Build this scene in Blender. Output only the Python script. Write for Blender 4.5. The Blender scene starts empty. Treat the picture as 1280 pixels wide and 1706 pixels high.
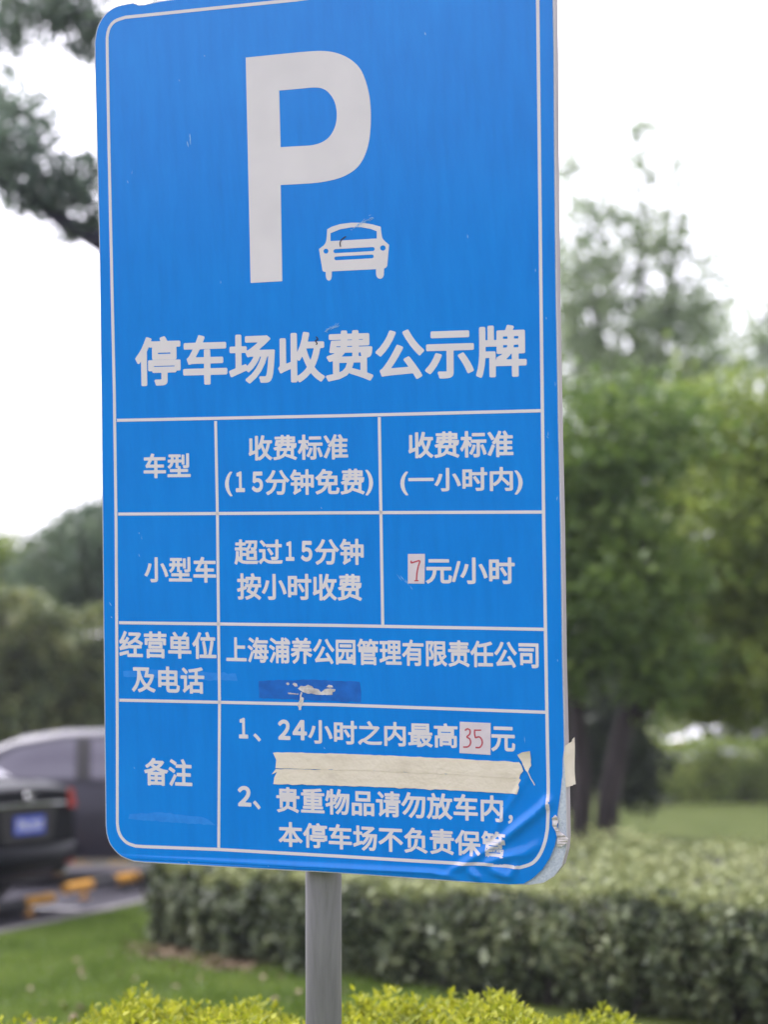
import bpy, bmesh, math, random
import numpy as np
from mathutils import Vector, Matrix

SC = bpy.context.scene
COL = SC.collection
random.seed(7)
R_ = np.random.default_rng(11)
rad = math.radians

# ---------------------------------------------------------------- camera, sky, sun, exposure
EYE = 1.6
FPX = 3450.0                      # focal length in units of a 1280-wide frame
PITCH = math.atan(337 / FPX)
cam_d = bpy.data.cameras.new("camera")
cam = bpy.data.objects.new("camera", cam_d); COL.objects.link(cam)
cam.location = (0, 0, EYE); cam.rotation_euler = (rad(90) + PITCH, 0, 0)
cam_d.sensor_fit = 'VERTICAL'; cam_d.sensor_height = 36.0
cam_d.lens = 36.0 * FPX / 1706.0
cam_d.clip_start = 0.05; cam_d.clip_end = 2000
cam_d.dof.use_dof = True
cam_d.dof.focus_distance = 4.96
APERTURE = 0.038                 # metres across
cam_d.dof.aperture_fstop = cam_d.lens / 1000.0 / APERTURE
SC.camera = cam

SUN_EL, SUN_AZ = rad(56), rad(318)       # high, to the left behind the sign (azimuth from +Y, clockwise)
w = bpy.data.worlds.new("World"); SC.world = w; w.use_nodes = True
nt = w.node_tree; nt.nodes.clear()
sky = nt.nodes.new('ShaderNodeTexSky'); sky.sky_type = 'NISHITA'; sky.sun_disc = False
sky.sun_elevation = SUN_EL; sky.sun_rotation = SUN_AZ
sky.air_density = 1.0; sky.dust_density = 4.0; sky.ozone_density = 1.0
hs = nt.nodes.new('ShaderNodeHueSaturation'); hs.inputs['Saturation'].default_value = 0.12
bg = nt.nodes.new('ShaderNodeBackground'); bg.inputs['Strength'].default_value = 0.15
wo = nt.nodes.new('ShaderNodeOutputWorld')
tint = nt.nodes.new('ShaderNodeMix'); tint.data_type = 'RGBA'; tint.blend_type = 'MULTIPLY'
tint.inputs['Factor'].default_value = 1.0; tint.inputs['B'].default_value = (1.0, .965, 1.07, 1)      # thin lilac-grey cloud
nt.links.new(sky.outputs[0], hs.inputs['Color']); nt.links.new(hs.outputs[0], tint.inputs['A'])
nt.links.new(tint.outputs['Result'], bg.inputs['Color'])
nt.links.new(bg.outputs[0], wo.inputs['Surface'])
sun_d = bpy.data.lights.new("sun", 'SUN'); sun_d.energy = 0.8; sun_d.angle = rad(30); sun_d.color = (1, .97, .92)
sun = bpy.data.objects.new("sun", sun_d); COL.objects.link(sun)
sdir = Vector((math.sin(SUN_AZ) * math.cos(SUN_EL), math.cos(SUN_AZ) * math.cos(SUN_EL), math.sin(SUN_EL)))
sun.rotation_euler = sdir.to_track_quat('Z', 'Y').to_euler()
SC.view_settings.view_transform = 'Standard'; SC.view_settings.look = 'None'
SC.view_settings.gamma = 1.0; SC.view_settings.exposure = 1.79
SC.cycles.max_bounces = 8; SC.cycles.transparent_max_bounces = 8

# ---------------------------------------------------------------- helpers
CP, SP = math.cos(PITCH), math.sin(PITCH)
FWD = np.array([0, CP, SP]); UP = np.array([0, -SP, CP]); RT = np.array([1., 0, 0])
CAM = np.array([0, 0, EYE])
def ray(px, py):
    return RT * (px - 640) / FPX - UP * (py - 853) / FPX + FWD
def at(px, py, Y):                 # measured photo point at a given distance -> world point
    r = ray(px, py); return CAM + r * (Y / r[1])
def mk(name, verts, faces, mat, parent=None, smooth=False, off=(0, 0, 0)):
    me = bpy.data.meshes.new(name)
    o3 = np.asarray(off, float)
    me.from_pydata([tuple(np.asarray(v, float) - o3) for v in verts], [], faces)
    if mat is not None: me.materials.append(mat)
    if smooth: me.polygons.foreach_set('use_smooth', [True] * len(me.polygons))
    me.update()
    o = bpy.data.objects.new(name, me); COL.objects.link(o)
    if parent is not None: o.parent = parent
    return o
def tag(o, label=None, cat=None, group=None, kind=None):
    if label: o['label'] = label
    if cat: o['category'] = cat
    if group: o['group'] = group
    if kind: o['kind'] = kind
    return o
def empty(name, loc, rz=0):
    o = bpy.data.objects.new(name, None); COL.objects.link(o)
    o.location = loc; o.rotation_euler = (0, 0, rz); o.empty_display_size = .1
    return o
class MB:
    def __init__(s): s.v = []; s.f = []
    def add(s, v, f):
        n = len(s.v); s.v += [tuple(x) for x in v]; s.f += [tuple(i + n for i in q) for q in f]
    def box(s, lo, hi, T=None):
        x0, y0, z0 = lo; x1, y1, z1 = hi
        v = [(x0,y0,z0),(x1,y0,z0),(x1,y1,z0),(x0,y1,z0),(x0,y0,z1),(x1,y0,z1),(x1,y1,z1),(x0,y1,z1)]
        if T is not None: v = [tuple(T @ Vector(p)) for p in v]
        s.add(v, [(0,3,2,1),(4,5,6,7),(0,1,5,4),(1,2,6,5),(2,3,7,6),(3,0,4,7)])
    def tube(s, pts, rr, n=10, cap=True):
        pts = [Vector(p) for p in pts]
        rings = []; prev = None
        for i, p in enumerate(pts):
            d = (pts[min(i + 1, len(pts) - 1)] - pts[max(i - 1, 0)]).normalized()
            a = Vector((1, 0, 0)) if prev is None and abs(d.x) < .9 else (Vector((0, 1, 0)) if prev is None else prev)
            a = (a - d * a.dot(d)).normalized(); prev = a; b = d.cross(a)
            r = rr[i] if hasattr(rr, '__len__') else rr
            rings.append([p + (a * math.cos(2*math.pi*k/n) + b * math.sin(2*math.pi*k/n)) * r for k in range(n)])
        v = [q for rg in rings for q in rg]; f = []
        for i in range(len(rings) - 1):
            for k in range(n):
                f.append((i*n+k, i*n+(k+1) % n, (i+1)*n+(k+1) % n, (i+1)*n+k))
        if cap:
            f.append(tuple(range(n))[::-1]); f.append(tuple((len(rings)-1)*n+k for k in range(n)))
        s.add(v, f)
    def build(s, name, mat, parent=None, smooth=False, off=(0, 0, 0)):
        return mk(name, s.v, s.f, mat, parent, smooth, off)

# ---------------------------------------------------------------- materials
def newmat(name):
    m = bpy.data.materials.new(name); m.use_nodes = True
    t = m.node_tree; t.nodes.clear()
    o = t.nodes.new('ShaderNodeOutputMaterial')
    return m, t, o
def ramp(t, fac, stops):
    r = t.nodes.new('ShaderNodeValToRGB'); e = r.color_ramp.elements
    while len(e) < len(stops): e.new(.5)
    for i, (p, c) in enumerate(stops): e[i].position = p; e[i].color = (*c, 1)
    t.links.new(fac, r.inputs[0]); return r.outputs[0]
def noise(t, scale, detail=4, rough=.55, vec=None, stretch=None, kind='Object'):
    n = t.nodes.new('ShaderNodeTexNoise'); n.inputs['Scale'].default_value = scale
    n.inputs['Detail'].default_value = detail; n.inputs['Roughness'].default_value = rough
    c = t.nodes.new('ShaderNodeTexCoord'); src = c.outputs[kind]
    if stretch:
        mp = t.nodes.new('ShaderNodeMapping'); mp.inputs['Scale'].default_value = stretch
        t.links.new(src, mp.inputs[0]); src = mp.outputs[0]
    t.links.new(src, n.inputs['Vector']); return n.outputs[0]
def surf(name, stops, scale=8, rough=.6, metal=0, spec=.5, bump=0, bscale=60, stretch=None, coat=0, detail=5):
    m, t, o = newmat(name)
    b = t.nodes.new('ShaderNodeBsdfPrincipled')
    b.inputs['Roughness'].default_value = rough; b.inputs['Metallic'].default_value = metal
    b.inputs['Specular IOR Level'].default_value = spec; b.inputs['Coat Weight'].default_value = coat
    b.inputs['Coat Roughness'].default_value = .04
    t.links.new(ramp(t, noise(t, scale, detail, stretch=stretch), stops), b.inputs['Base Color'])
    if bump:
        bp = t.nodes.new('ShaderNodeBump'); bp.inputs['Strength'].default_value = bump; bp.inputs['Distance'].default_value = .01
        t.links.new(noise(t, bscale, 4), bp.inputs['Height']); t.links.new(bp.outputs[0], b.inputs['Normal'])
    t.links.new(b.outputs[0], o.inputs[0]); return m
def leafmat(name, cols, trans=.35, rough=.45, spec=.3, clump=1.2):
    # every leaf has its own tint; broad patches of the plant run lighter or yellower
    m, t, o = newmat(name)
    g = t.nodes.new('ShaderNodeNewGeometry')
    n = noise(t, clump, 3)
    mx = t.nodes.new('ShaderNodeMath'); mx.operation = 'MULTIPLY_ADD'
    t.links.new(g.outputs['Random Per Island'], mx.inputs[0]); mx.inputs[1].default_value = .6
    m2 = t.nodes.new('ShaderNodeMath'); m2.operation = 'MULTIPLY_ADD'; m2.inputs[1].default_value = 1.2; m2.inputs[2].default_value = -.4
    t.links.new(n, m2.inputs[0]); t.links.new(m2.outputs[0], mx.inputs[2])
    k = len(cols)
    c = ramp(t, mx.outputs[0], [(i / (k - 1) * .9 + .05, cc) for i, cc in enumerate(cols)])
    b = t.nodes.new('ShaderNodeBsdfPrincipled'); b.inputs['Roughness'].default_value = rough
    b.inputs['Specular IOR Level'].default_value = spec
    tr = t.nodes.new('ShaderNodeBsdfTranslucent')
    ms = t.nodes.new('ShaderNodeMixShader'); ms.inputs[0].default_value = trans
    t.links.new(c, b.inputs['Base Color']); t.links.new(c, tr.inputs['Color'])
    t.links.new(b.outputs[0], ms.inputs[1]); t.links.new(tr.outputs[0], ms.inputs[2])
    t.links.new(ms.outputs[0], o.inputs[0]); return m

def film_material():
    m, t, o = newmat("blue_reflective_film")
    b = t.nodes.new('ShaderNodeBsdfPrincipled'); b.inputs['Roughness'].default_value = .16
    b.inputs['Specular IOR Level'].default_value = .42
    st = noise(t, 1.0, 3, .6, stretch=(46, 46, .35))            # vertical streaks of the sheeting
    bl = noise(t, 3.0, 4, .6)
    ad = t.nodes.new('ShaderNodeMath'); ad.operation = 'MULTIPLY_ADD'; ad.inputs[1].default_value = .55
    t.links.new(st, ad.inputs[0])
    hf = t.nodes.new('ShaderNodeMath'); hf.operation = 'MULTIPLY'; hf.inputs[1].default_value = .45
    t.links.new(bl, hf.inputs[0]); t.links.new(hf.outputs[0], ad.inputs[2])
    c = ramp(t, ad.outputs[0], [(.25, (.0003, .192, .70)), (.5, (.0005, .222, .78)), (.76, (.002, .256, .84))])
    # honeycomb cells of the retroreflective sheet, a few millimetres wide
    vc = t.nodes.new('ShaderNodeTexVoronoi'); vc.feature = 'DISTANCE_TO_EDGE'; vc.inputs['Scale'].default_value = 230
    vc.inputs['Randomness'].default_value = .15
    tc = t.nodes.new('ShaderNodeTexCoord'); t.links.new(tc.outputs['Object'], vc.inputs['Vector'])
    cell = ramp(t, vc.outputs['Distance'], [(0, (1.22, 1.12, 1.03)), (.12, (1, 1, 1))])
    mu = t.nodes.new('ShaderNodeMix'); mu.data_type = 'RGBA'; mu.blend_type = 'MULTIPLY'; mu.inputs['Factor'].default_value = .5
    t.links.new(c, mu.inputs['A']); t.links.new(cell, mu.inputs['B'])
    t.links.new(mu.outputs['Result'], b.inputs['Base Color'])
    bp = t.nodes.new('ShaderNodeBump'); bp.inputs['Strength'].default_value = .12; bp.inputs['Distance'].default_value = .004
    t.links.new(noise(t, 14, 3, stretch=(1, 1, .25)), bp.inputs['Height']); t.links.new(bp.outputs[0], b.inputs['Normal'])
    t.links.new(b.outputs[0], o.inputs[0]); return m

M = {}
M['film'] = film_material()
M['white'] = surf('white_reflective_lettering', [(.3, (.70, .665, .70)), (.7, (.76, .72, .755))], 9, .45, spec=.4)
M['adhesive'] = surf('bare_adhesive_layer', [(.3, (.42, .49, .60)), (.7, (.66, .71, .79))], 160, .6, bump=.3, bscale=300)
M['alu'] = surf('aluminium_plate', [(.3, (.55, .54, .57)), (.7, (.68, .66, .69))], 20, .5, metal=.2)
M['rim'] = surf('dull_grey_rim', [(.3, (.34, .30, .335)), (.7, (.46, .42, .455))], 9, .6, stretch=(3, 3, .4))
M['tape'] = surf('masking_tape', [(.22, (.68, .60, .49)), (.42, (.79, .705, .59)), (.75, (.85, .765, .655))], 13, .75, spec=.2,
                 bump=.2, bscale=90, stretch=(1, 1, 2.6))
M['sticker'] = surf('pale_sticker', [(.3, (.66, .58, .64)), (.7, (.74, .67, .73))], 30, .6, spec=.2)
M['red'] = surf('red_ink', [(.3, (.42, .05, .08)), (.7, (.60, .12, .16))], 120, .7, spec=.1)
M['stain'] = surf('dark_glue_residue', [(.3, (.003, .10, .46)), (.55, (.004, .135, .58)), (.8, (.008, .17, .68))], 34, .35)
M['paper'] = surf('torn_paper', [(.3, (.42, .38, .38)), (.55, (.66, .62, .62)), (.8, (.8, .78, .78))], 55, .8, spec=.1)
M['scratch'] = surf('scratch', [(.3, (.16, .42, .78)), (.7, (.34, .58, .86))], 90, .6)
M['smear'] = surf('faint_smear', [(.35, (.002, .215, .76)), (.7, (.016, .275, .84))], 60, .5)
M['bug'] = surf('dark_husk', [(.3, (.01, .012, .03)), (.7, (.03, .02, .05))], 90, .6)
def pole_material():
    m = surf('galvanised_steel', [(.2, (.19, .182, .205)), (.36, (.25, .242, .272)), (.5, (.275, .267, .30)), (.72, (.305, .297, .33))], 3, .5, metal=.35,
             stretch=(26, 26, .9), bump=.05, bscale=150)
    return m
M['steel'] = pole_material()
M['asphalt'] = surf('asphalt', [(.3, (.035, .033, .042)), (.7, (.065, .062, .074))], 30, .9, spec=.1, bump=.4, bscale=200)
M['kerb'] = surf('concrete_kerb', [(.3, (.11, .105, .10)), (.7, (.19, .18, .17))], 6, .8, bump=.3)
M['line'] = surf('worn_road_paint', [(.35, (.22, .215, .22)), (.6, (.42, .41, .42))], 7, .7)
M['soil'] = surf('lawn_soil', [(.3, (.042, .055, .013)), (.5, (.056, .074, .017)), (.7, (.080, .092, .028))], 1.6, .95, spec=.05, bump=.6, bscale=90, detail=8)
M['litter'] = surf('dead_leaf', [(.3, (.10, .07, .035)), (.7, (.24, .17, .10))], 20, .8)
M['blackpaint'] = surf('black_car_paint', [(.3, (.002, .003, .005)), (.7, (.004, .005, .008))], 3, .4, spec=.1)
M['greypaint'] = surf('grey_car_paint', [(.3, (.022, .020, .034)), (.7, (.03, .028, .045))], 3, .42, metal=.2, coat=.1)
M['whitepaint'] = surf('white_car_paint', [(.3, (.75, .75, .77)), (.7, (.82, .82, .83))], 3, .3, coat=1)
M['glass'] = surf('tinted_glass', [(.3, (.145, .135, .175)), (.7, (.165, .155, .195))], 2, .12, spec=.6)
M['trim'] = surf('black_trim', [(.3, (.016, .015, .017)), (.7, (.028, .025, .027))], 12, .5)
M['chrome'] = surf('chrome', [(.3, (.55, .55, .57)), (.7, (.66, .66, .68))], 8, .22, metal=.9)
M['tyre'] = surf('tyre_rubber', [(.3, (.012, .012, .013)), (.7, (.025, .025, .026))], 40, .85)
M['rimm'] = surf('alloy_rim', [(.3, (.3, .3, .31)), (.7, (.42, .42, .43))], 10, .35, metal=.8)
M['tail'] = surf('red_lamp_lens', [(.3, (.30, .022, .020)), (.7, (.42, .04, .035))], 30, .2, spec=.6)
M['plate'] = surf('blue_plate', [(.3, (.016, .06, .48)), (.7, (.022, .08, .60))], 30, .4)
M['platetext'] = surf('white_plate_characters', [(.3, (.6, .6, .65)), (.7, (.7, .7, .74))], 30, .5)
M['yellow'] = surf('yellow_paint', [(.3, (.54, .255, .022)), (.7, (.70, .345, .035))], 9, .55)
M['black'] = surf('black_paint', [(.3, (.018, .02, .025)), (.7, (.04, .04, .045))], 9, .55)
M['bark'] = surf('bark', [(.3, (.016, .013, .014)), (.7, (.045, .034, .034))], 6, .9, bump=.8, bscale=20, stretch=(2, 2, .6))
M['barkd'] = surf('dark_bark', [(.3, (.012, .012, .028)), (.7, (.03, .028, .05))], 6, .9, bump=.8, bscale=20)

# ================================================================= THE PARKING SIGN
# pose of the sign plane: U to the right, V down the plate, origin on the left end of the heading row's lower rule
def rotm(y, l, r):
    cy, sy = math.cos(y), math.sin(y)
    Ry = np.array([[cy, 0, sy], [0, 1, 0], [-sy, 0, cy]])
    Rx = np.array([[1, 0, 0], [0, math.cos(l), -math.sin(l)], [0, math.sin(l), math.cos(l)]])
    Rz = np.array([[math.cos(r), -math.sin(r), 0], [math.sin(r), math.cos(r), 0], [0, 0, 1]])
    return Ry @ Rx @ Rz
_Rm = rotm(0.318216, 0.0230596, -0.0040489)
C2W = np.column_stack([RT, -UP, FWD])
SU = C2W @ _Rm[:, 0]; SV = C2W @ _Rm[:, 1]; SN = -(C2W @ _Rm[:, 2])     # SN faces the viewer's side
SO = C2W @ np.array([-.678294, -1.201336, 5.118773]) + CAM
# SO is where the left border line starts; rows below are measured in metres down the plate
def S(px, py):                     # measurement on the photo -> (u, v) on the plate
    r = ray(px, py); t = np.dot(SO - CAM, SN) / np.dot(r, SN)
    d = CAM + r * t - SO
    return float(np.dot(d, SU)), float(np.dot(d, SV))
def Sl(pts): return [S(*p) for p in pts]

# creases of the lifted film in the lower right corner: (end, end, half width, height), metres on the plate
CREASE = []
for a, b, wd, h in [((748, 1455), (835, 1402), .008, .006), ((828, 1408), (912, 1340), .009, .010), ((905, 1345), (918, 1330), .010, .006),
                    ((818, 1396), (882, 1285), .007, .0035), ((800, 1440), (868, 1420), .009, .007),
                    ((780, 1446), (800, 1466), .009, .008), ((815, 1445), (850, 1462), .011, .008),
                    ((855, 1437), (900, 1405), .012, .004), ((850, 1462), (862, 1440), .006, .006),
                    ((520, 1447), (700, 1452), .006, .002), ((690, 1448), (760, 1462), .007, .004)]:
    h *= 1.35
    CREASE.append((np.array(S(*a)), np.array(S(*b)), wd, h))
ZU0, ZV0 = S(715, 1395)[0], S(880, 1268)[1]
def lift(u, v):
    if u < ZU0 - .35 or v < ZV0 - .02: return 0.0
    s = 0.0; p = np.array([u, v])
    for a, b, wd, h in CREASE:
        ab = b - a; L2 = ab @ ab; t = min(1, max(0, (p - a) @ ab / L2))
        d = np.linalg.norm(p - a - ab * t); env = math.sin(math.pi * min(1, max(0, .12 + .76 * t)))
        s += h * env * math.exp(-(d / wd) ** 2)
    uu = (u - S(905, 1420)[0]) / .07; vv = (v - S(905, 1440)[1]) / .10   # corner of the film standing off the plate
    s += .006 * math.exp(-(uu * uu + vv * vv))
    return s
def refine(bm, step=.0075):
    us = [v.co.x for v in bm.verts]; vs = [v.co.y for v in bm.verts]
    u1, v1 = max(us), max(vs)
    if u1 < ZU0 or v1 < ZV0: return
    a = max(ZU0, min(us)) ; b = max(ZV0, min(vs))
    k = a + step
    while k < u1:
        bmesh.ops.bisect_plane(bm, geom=bm.verts[:] + bm.edges[:] + bm.faces[:], plane_co=(k, 0, 0), plane_no=(1, 0, 0)); k += step
    k = b + step
    while k < v1:
        bmesh.ops.bisect_plane(bm, geom=bm.verts[:] + bm.edges[:] + bm.faces[:], plane_co=(0, k, 0), plane_no=(0, 1, 0)); k += step
def P3(u, v, n): return SO + SU * u + SV * v + SN * n
def fill2d(loops):                 # closed loops of (u, v), holes by even-odd, -> bmesh
    cu = bpy.data.curves.new('tmp', 'CURVE'); cu.dimensions = '2D'; cu.fill_mode = 'BOTH'
    for lp in loops:
        s = cu.splines.new('POLY'); s.points.add(len(lp) - 1); s.use_cyclic_u = True
        for i, p in enumerate(lp): s.points[i].co = (p[0], p[1], 0, 1)
    return curve_bm(cu)
def curve_bm(cu):
    o = bpy.data.objects.new('tmp', cu); COL.objects.link(o)
    bpy.context.view_layer.update()
    me = bpy.data.meshes.new_from_object(o.evaluated_get(bpy.context.evaluated_depsgraph_get()))
    bm = bmesh.new(); bm.from_mesh(me)
    bpy.data.objects.remove(o); bpy.data.curves.remove(cu); bpy.data.meshes.remove(me)
    for v in bm.verts: v.co.z = 0
    bmesh.ops.remove_doubles(bm, verts=bm.verts, dist=1e-6)
    return bm
def bold_loops(bm, r, h=.0115):
    """outline of a flat glyph mesh grown by r: iso-line of its signed distance, found by marching squares"""
    sg = np.array([[(*e.verts[0].co[:2],), (*e.verts[1].co[:2],)] for e in bm.edges if len(e.link_faces) == 1])
    A, B = sg[:, 0], sg[:, 1]
    lo = sg.reshape(-1, 2).min(0) - r - 3 * h; hi = sg.reshape(-1, 2).max(0) + r + 3 * h
    nx, ny = int((hi[0] - lo[0]) / h) + 2, int((hi[1] - lo[1]) / h) + 2
    gx = lo[0] + h * np.arange(nx) + 1.37e-5; gy = lo[1] + h * np.arange(ny) + 2.11e-5
    F = np.full((nx, ny), 1.0); xmin = np.minimum(A[:, 0], B[:, 0]); xmax = np.maximum(A[:, 0], B[:, 0])
    for i0 in range(0, nx, 24):
        xs = gx[i0:i0+24]; near = (xmax > xs[0] - .12) & (xmin < xs[-1] + .12)
        if not near.any(): continue
        a, b = A[near], B[near]; P = np.stack(np.meshgrid(xs, gy, indexing='ij'), -1).reshape(-1, 1, 2)
        ab = b - a; t = np.clip(((P - a) * ab).sum(-1) / (ab * ab).sum(-1), 0, 1)
        d = np.sqrt((((a + ab * t[..., None]) - P) ** 2).sum(-1).min(1))
        sp = (a[:, 0] > P[:, 0, 0:1]) != (b[:, 0] > P[:, 0, 0:1])          # even-odd along +y
        yy = a[:, 1] + (P[:, 0, 0:1] - a[:, 0]) * (ab[:, 1] / np.where(ab[:, 0] == 0, 1e-12, ab[:, 0]))
        ins = ((sp & (yy > P[:, 0, 1:2])).sum(1) % 2) == 1
        F[i0:i0+24] = np.where(ins, -d, d).reshape(len(xs), ny)
    F = F - r
    S_ = F < 0; code = S_[:-1, :-1] * 1 + S_[1:, :-1] * 2 + S_[1:, 1:] * 4 + S_[:-1, 1:] * 8
    def ed(i, j, e): return {0: (i, j, 0), 1: (i + 1, j, 1), 2: (i, j + 1, 0), 3: (i, j, 1)}[e]
    TAB = {1: [(3, 0)], 2: [(0, 1)], 3: [(3, 1)], 4: [(1, 2)], 5: [(3, 2), (1, 0)], 6: [(0, 2)], 7: [(3, 2)], 8: [(2, 3)], 9: [(2, 0)],
           10: [(0, 3), (2, 1)], 11: [(2, 1)], 12: [(1, 3)], 13: [(1, 0)], 14: [(0, 3)]}
    nxt = {}
    for i, j in np.argwhere((code > 0) & (code < 15)):
        for a, b in TAB[int(code[i, j])]: nxt[ed(i, j, a)] = ed(i, j, b)
    def pos(k):
        i, j, o = k; f0 = F[i, j]; f1 = F[i + 1, j] if o == 0 else F[i, j + 1]; t = f0 / (f0 - f1)
        return np.array([gx[i] + (h * t if o == 0 else 0), gy[j] + (h * t if o == 1 else 0)])
    loops = []
    while nxt:
        k0 = next(iter(nxt)); k = k0; lp = []
        while k in nxt: lp.append(pos(k)); k = nxt.pop(k)
        if len(lp) < 5: continue
        keep = [lp[0]]                                                   # drop points that lie on straight runs
        i = 0
        while i < len(lp) - 1:
            j = i + 1
            while j + 1 < len(lp) and j - i < 40:
                a, b = lp[i], lp[j + 1]; d = b - a; L = np.hypot(*d)
                q = np.array(lp[i + 1:j + 1]) - a
                if L < 1e-9 or np.abs(q[:, 0] * d[1] - q[:, 1] * d[0]).max() / L > .0012: break
                j += 1
            keep.append(lp[j]); i = j
        if len(keep) > 3: loops.append([tuple(p) for p in keep])
    return loops
def text_bm(s, box, bold=.03, skew=0):     # box: (u0, v_bottom, u1, v_top) of the inked area
    cu = bpy.data.curves.new('tmp', 'FONT'); cu.body = s; cu.resolution_u = 4; cu.fill_mode = 'BOTH'; cu.dimensions = '2D'
    g = curve_bm(cu); bm = fill2d(bold_loops(g, bold)); g.free()
    xs = [v.co.x for v in bm.verts]; ys = [v.co.y for v in bm.verts]
    x0, x1, y0, y1 = min(xs), max(xs), min(ys), max(ys)
    u0, vb, u1, vt = box
    for v in bm.verts:
        fx = (v.co.x - x0) / (x1 - x0); fy = (v.co.y - y0) / (y1 - y0)
        v.co = (u0 + fx * (u1 - u0) + skew * (fy - .5), vb + fy * (vt - vb), 0)
    return bm
def pbox(xl, yb, xr, yt):
    a = S(xl, yb); b = S(xr, yt); return (a[0], a[1], b[0], b[1])
SIGN_BASE = None
def plate_obj(name, bms, mat, parent, n, thick=0, follow=True, smooth=False, height=None):
    vs = []; fs = []
    for bm in bms:
        if follow: refine(bm)
        bm.verts.index_update(); k = len(vs)
        for v in bm.verts:
            h = n + (lift(v.co.x, v.co.y) if follow else 0)
            if height: h += height(v.co.x, v.co.y)
            vs.append(P3(v.co.x, v.co.y, h))
        for f in bm.faces:
            idx = [v.index + k for v in f.verts]
            nrm = np.zeros(3)
            for i in range(1, len(idx) - 1): nrm += np.cross(vs[idx[i]] - vs[idx[0]], vs[idx[i+1]] - vs[idx[0]])
            if nrm @ SN < 0: idx = idx[::-1]
            fs.append(idx)
        if thick:
            m = len(vs); bd = [e for e in bm.edges if len(e.link_faces) == 1]
            mp = {}
            for e in bd:
                for q in e.verts:
                    if q.index not in mp: mp[q.index] = len(vs); vs.append(vs[q.index + k] - SN * thick)
                a, b = e.verts[0].index, e.verts[1].index
                fs.append([a + k, b + k, mp[b], mp[a]])
        bm.free()
    return mk(name, vs, fs, mat, parent, smooth, SIGN_BASE)
def strip(pts, wd, closed=False):          # ribbon of constant width along (u, v) points
    bm = bmesh.new(); P = [np.array(p) for p in pts]; n = len(P); L = []; Rr = []
    for i in range(n):
        a = P[i - 1] if (i or closed) else P[i]; b = P[(i + 1) % n] if (i < n - 1 or closed) else P[i]
        d = (b - a) / np.linalg.norm(b - a); q = np.array([-d[1], d[0]]) * wd / 2
        L.append(bm.verts.new((*(P[i] + q), 0))); Rr.append(bm.verts.new((*(P[i] - q), 0)))
    for i in range(n if closed else n - 1):
        j = (i + 1) % n; bm.faces.new((L[i], L[j], Rr[j], Rr[i]))
    return bm
def smoothloop(pts, k=6):                  # Catmull-Rom through points, closed
    P = [np.array(p, float) for p in pts]; n = len(P); out = []
    for i in range(n):
        a, b, c, d = P[i-1], P[i], P[(i+1) % n], P[(i+2) % n]
        for j in range(k):
            t = j / k
            out.append(tuple(.5*((2*b)+(-a+c)*t+(2*a-5*b+4*c-d)*t*t+(-a+3*b-3*c+d)*t**3)))
    return out
def smoothpath(pts, k=5):
    P = [np.array(p, float) for p in pts]; out = []
    for i in range(len(P) - 1):
        a, b, c, d = P[max(i-1, 0)], P[i], P[i+1], P[min(i+2, len(P)-1)]
        for j in range(k):
            t = j / k
            out.append(tuple(.5*((2*b)+(-a+c)*t+(2*a-5*b+4*c-d)*t*t+(-a+3*b-3*c+d)*t**3)))
    out.append(tuple(P[-1])); return out

# pole runs parallel to the plate, just behind it
um, vb_ = S(539, 1457)
DEP = .043; PR = .0445
foot_top = P3(um, vb_, -DEP - PR - .004)
pole_dir = np.array([0.0005, SV[1], SV[2]]); pole_dir /= np.linalg.norm(pole_dir)     # downwards
foot_top[0] = at(539, 1457, foot_top[1])[0]
base = foot_top + pole_dir * (foot_top[2] / -pole_dir[2])
SIGN_BASE = (base[0], base[1], 0.0)
sign = empty('parking_sign', SIGN_BASE)
tag(sign, 'tall blue parking tariff board with white writing on a grey steel pole', 'sign')
pm = MB(); top = foot_top - pole_dir * 1.9
pm.tube([base + pole_dir * .05, foot_top, top], PR, 40)
pole = pm.build('pole', M['steel'], sign, True, SIGN_BASE)
for p in pole.data.polygons:
    if len(p.vertices) > 4: p.use_smooth = False
TL, TR = S(178, -30), S(921, -85)
outline = Sl([(175.6, 1375), (171.5, 1000), (168.8, 700), (165.5, 440), (161, 250), (157.6, 110)]) + smoothpath(Sl([(157.2, 70), (162, 45), (174.5, 24), (194, 10.5), (222, 4.5)]), 4) + \
    Sl([(231, 8), (240, 7.5), (268, 1.2)]) + Sl([(400, -16), (640, -51), (880, -87), (905, -85), (918, -70), (922.5, -40)]) + \
    Sl([(924.6, 90), (925.6, 250), (928, 480), (932, 700), (936, 880), (939, 1100), (942.5, 1250), (944.5, 1330), (945.5, 1395), (944, 1418), (937, 1443), (924, 1460), (906, 1471), (882, 1474.5)]) + \
    Sl([(779, 1470), (666, 1462), (560, 1454.6), (400, 1446), (240, 1437)]) + smoothpath(Sl([(222, 1435), (200.5, 1426), (183.5, 1407.5), (177, 1389)]), 4)
panel = plate_obj('panel', [fill2d([outline])], M['alu'], sign, 0, thick=.003, follow=False)
oc = np.mean(outline, axis=0)
def inset(lp, d):
    out = []
    for i in range(len(lp)):
        a, b, c = np.array(lp[i-1]), np.array(lp[i]), np.array(lp[(i+1) % len(lp)])
        t = (c - a) / np.linalg.norm(c - a); q = np.array([-t[1], t[0]])
        if q @ (oc - b) < 0: q = -q
        out.append(tuple(b + q * d))
    return out
rim_bm = fill2d([inset(outline, .0012)])
rim = plate_obj('rim', [rim_bm], M['rim'], panel, -.0031, thick=DEP - .003, follow=False)
adh = inset(outline, .0014)
plate_obj('adhesive_layer', [fill2d([adh])], M['adhesive'], panel, .0006, follow=False)
film_lp = []
inl = inset(outline, .0026)
for i, p in enumerate(inl): film_lp.append(p)
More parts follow.
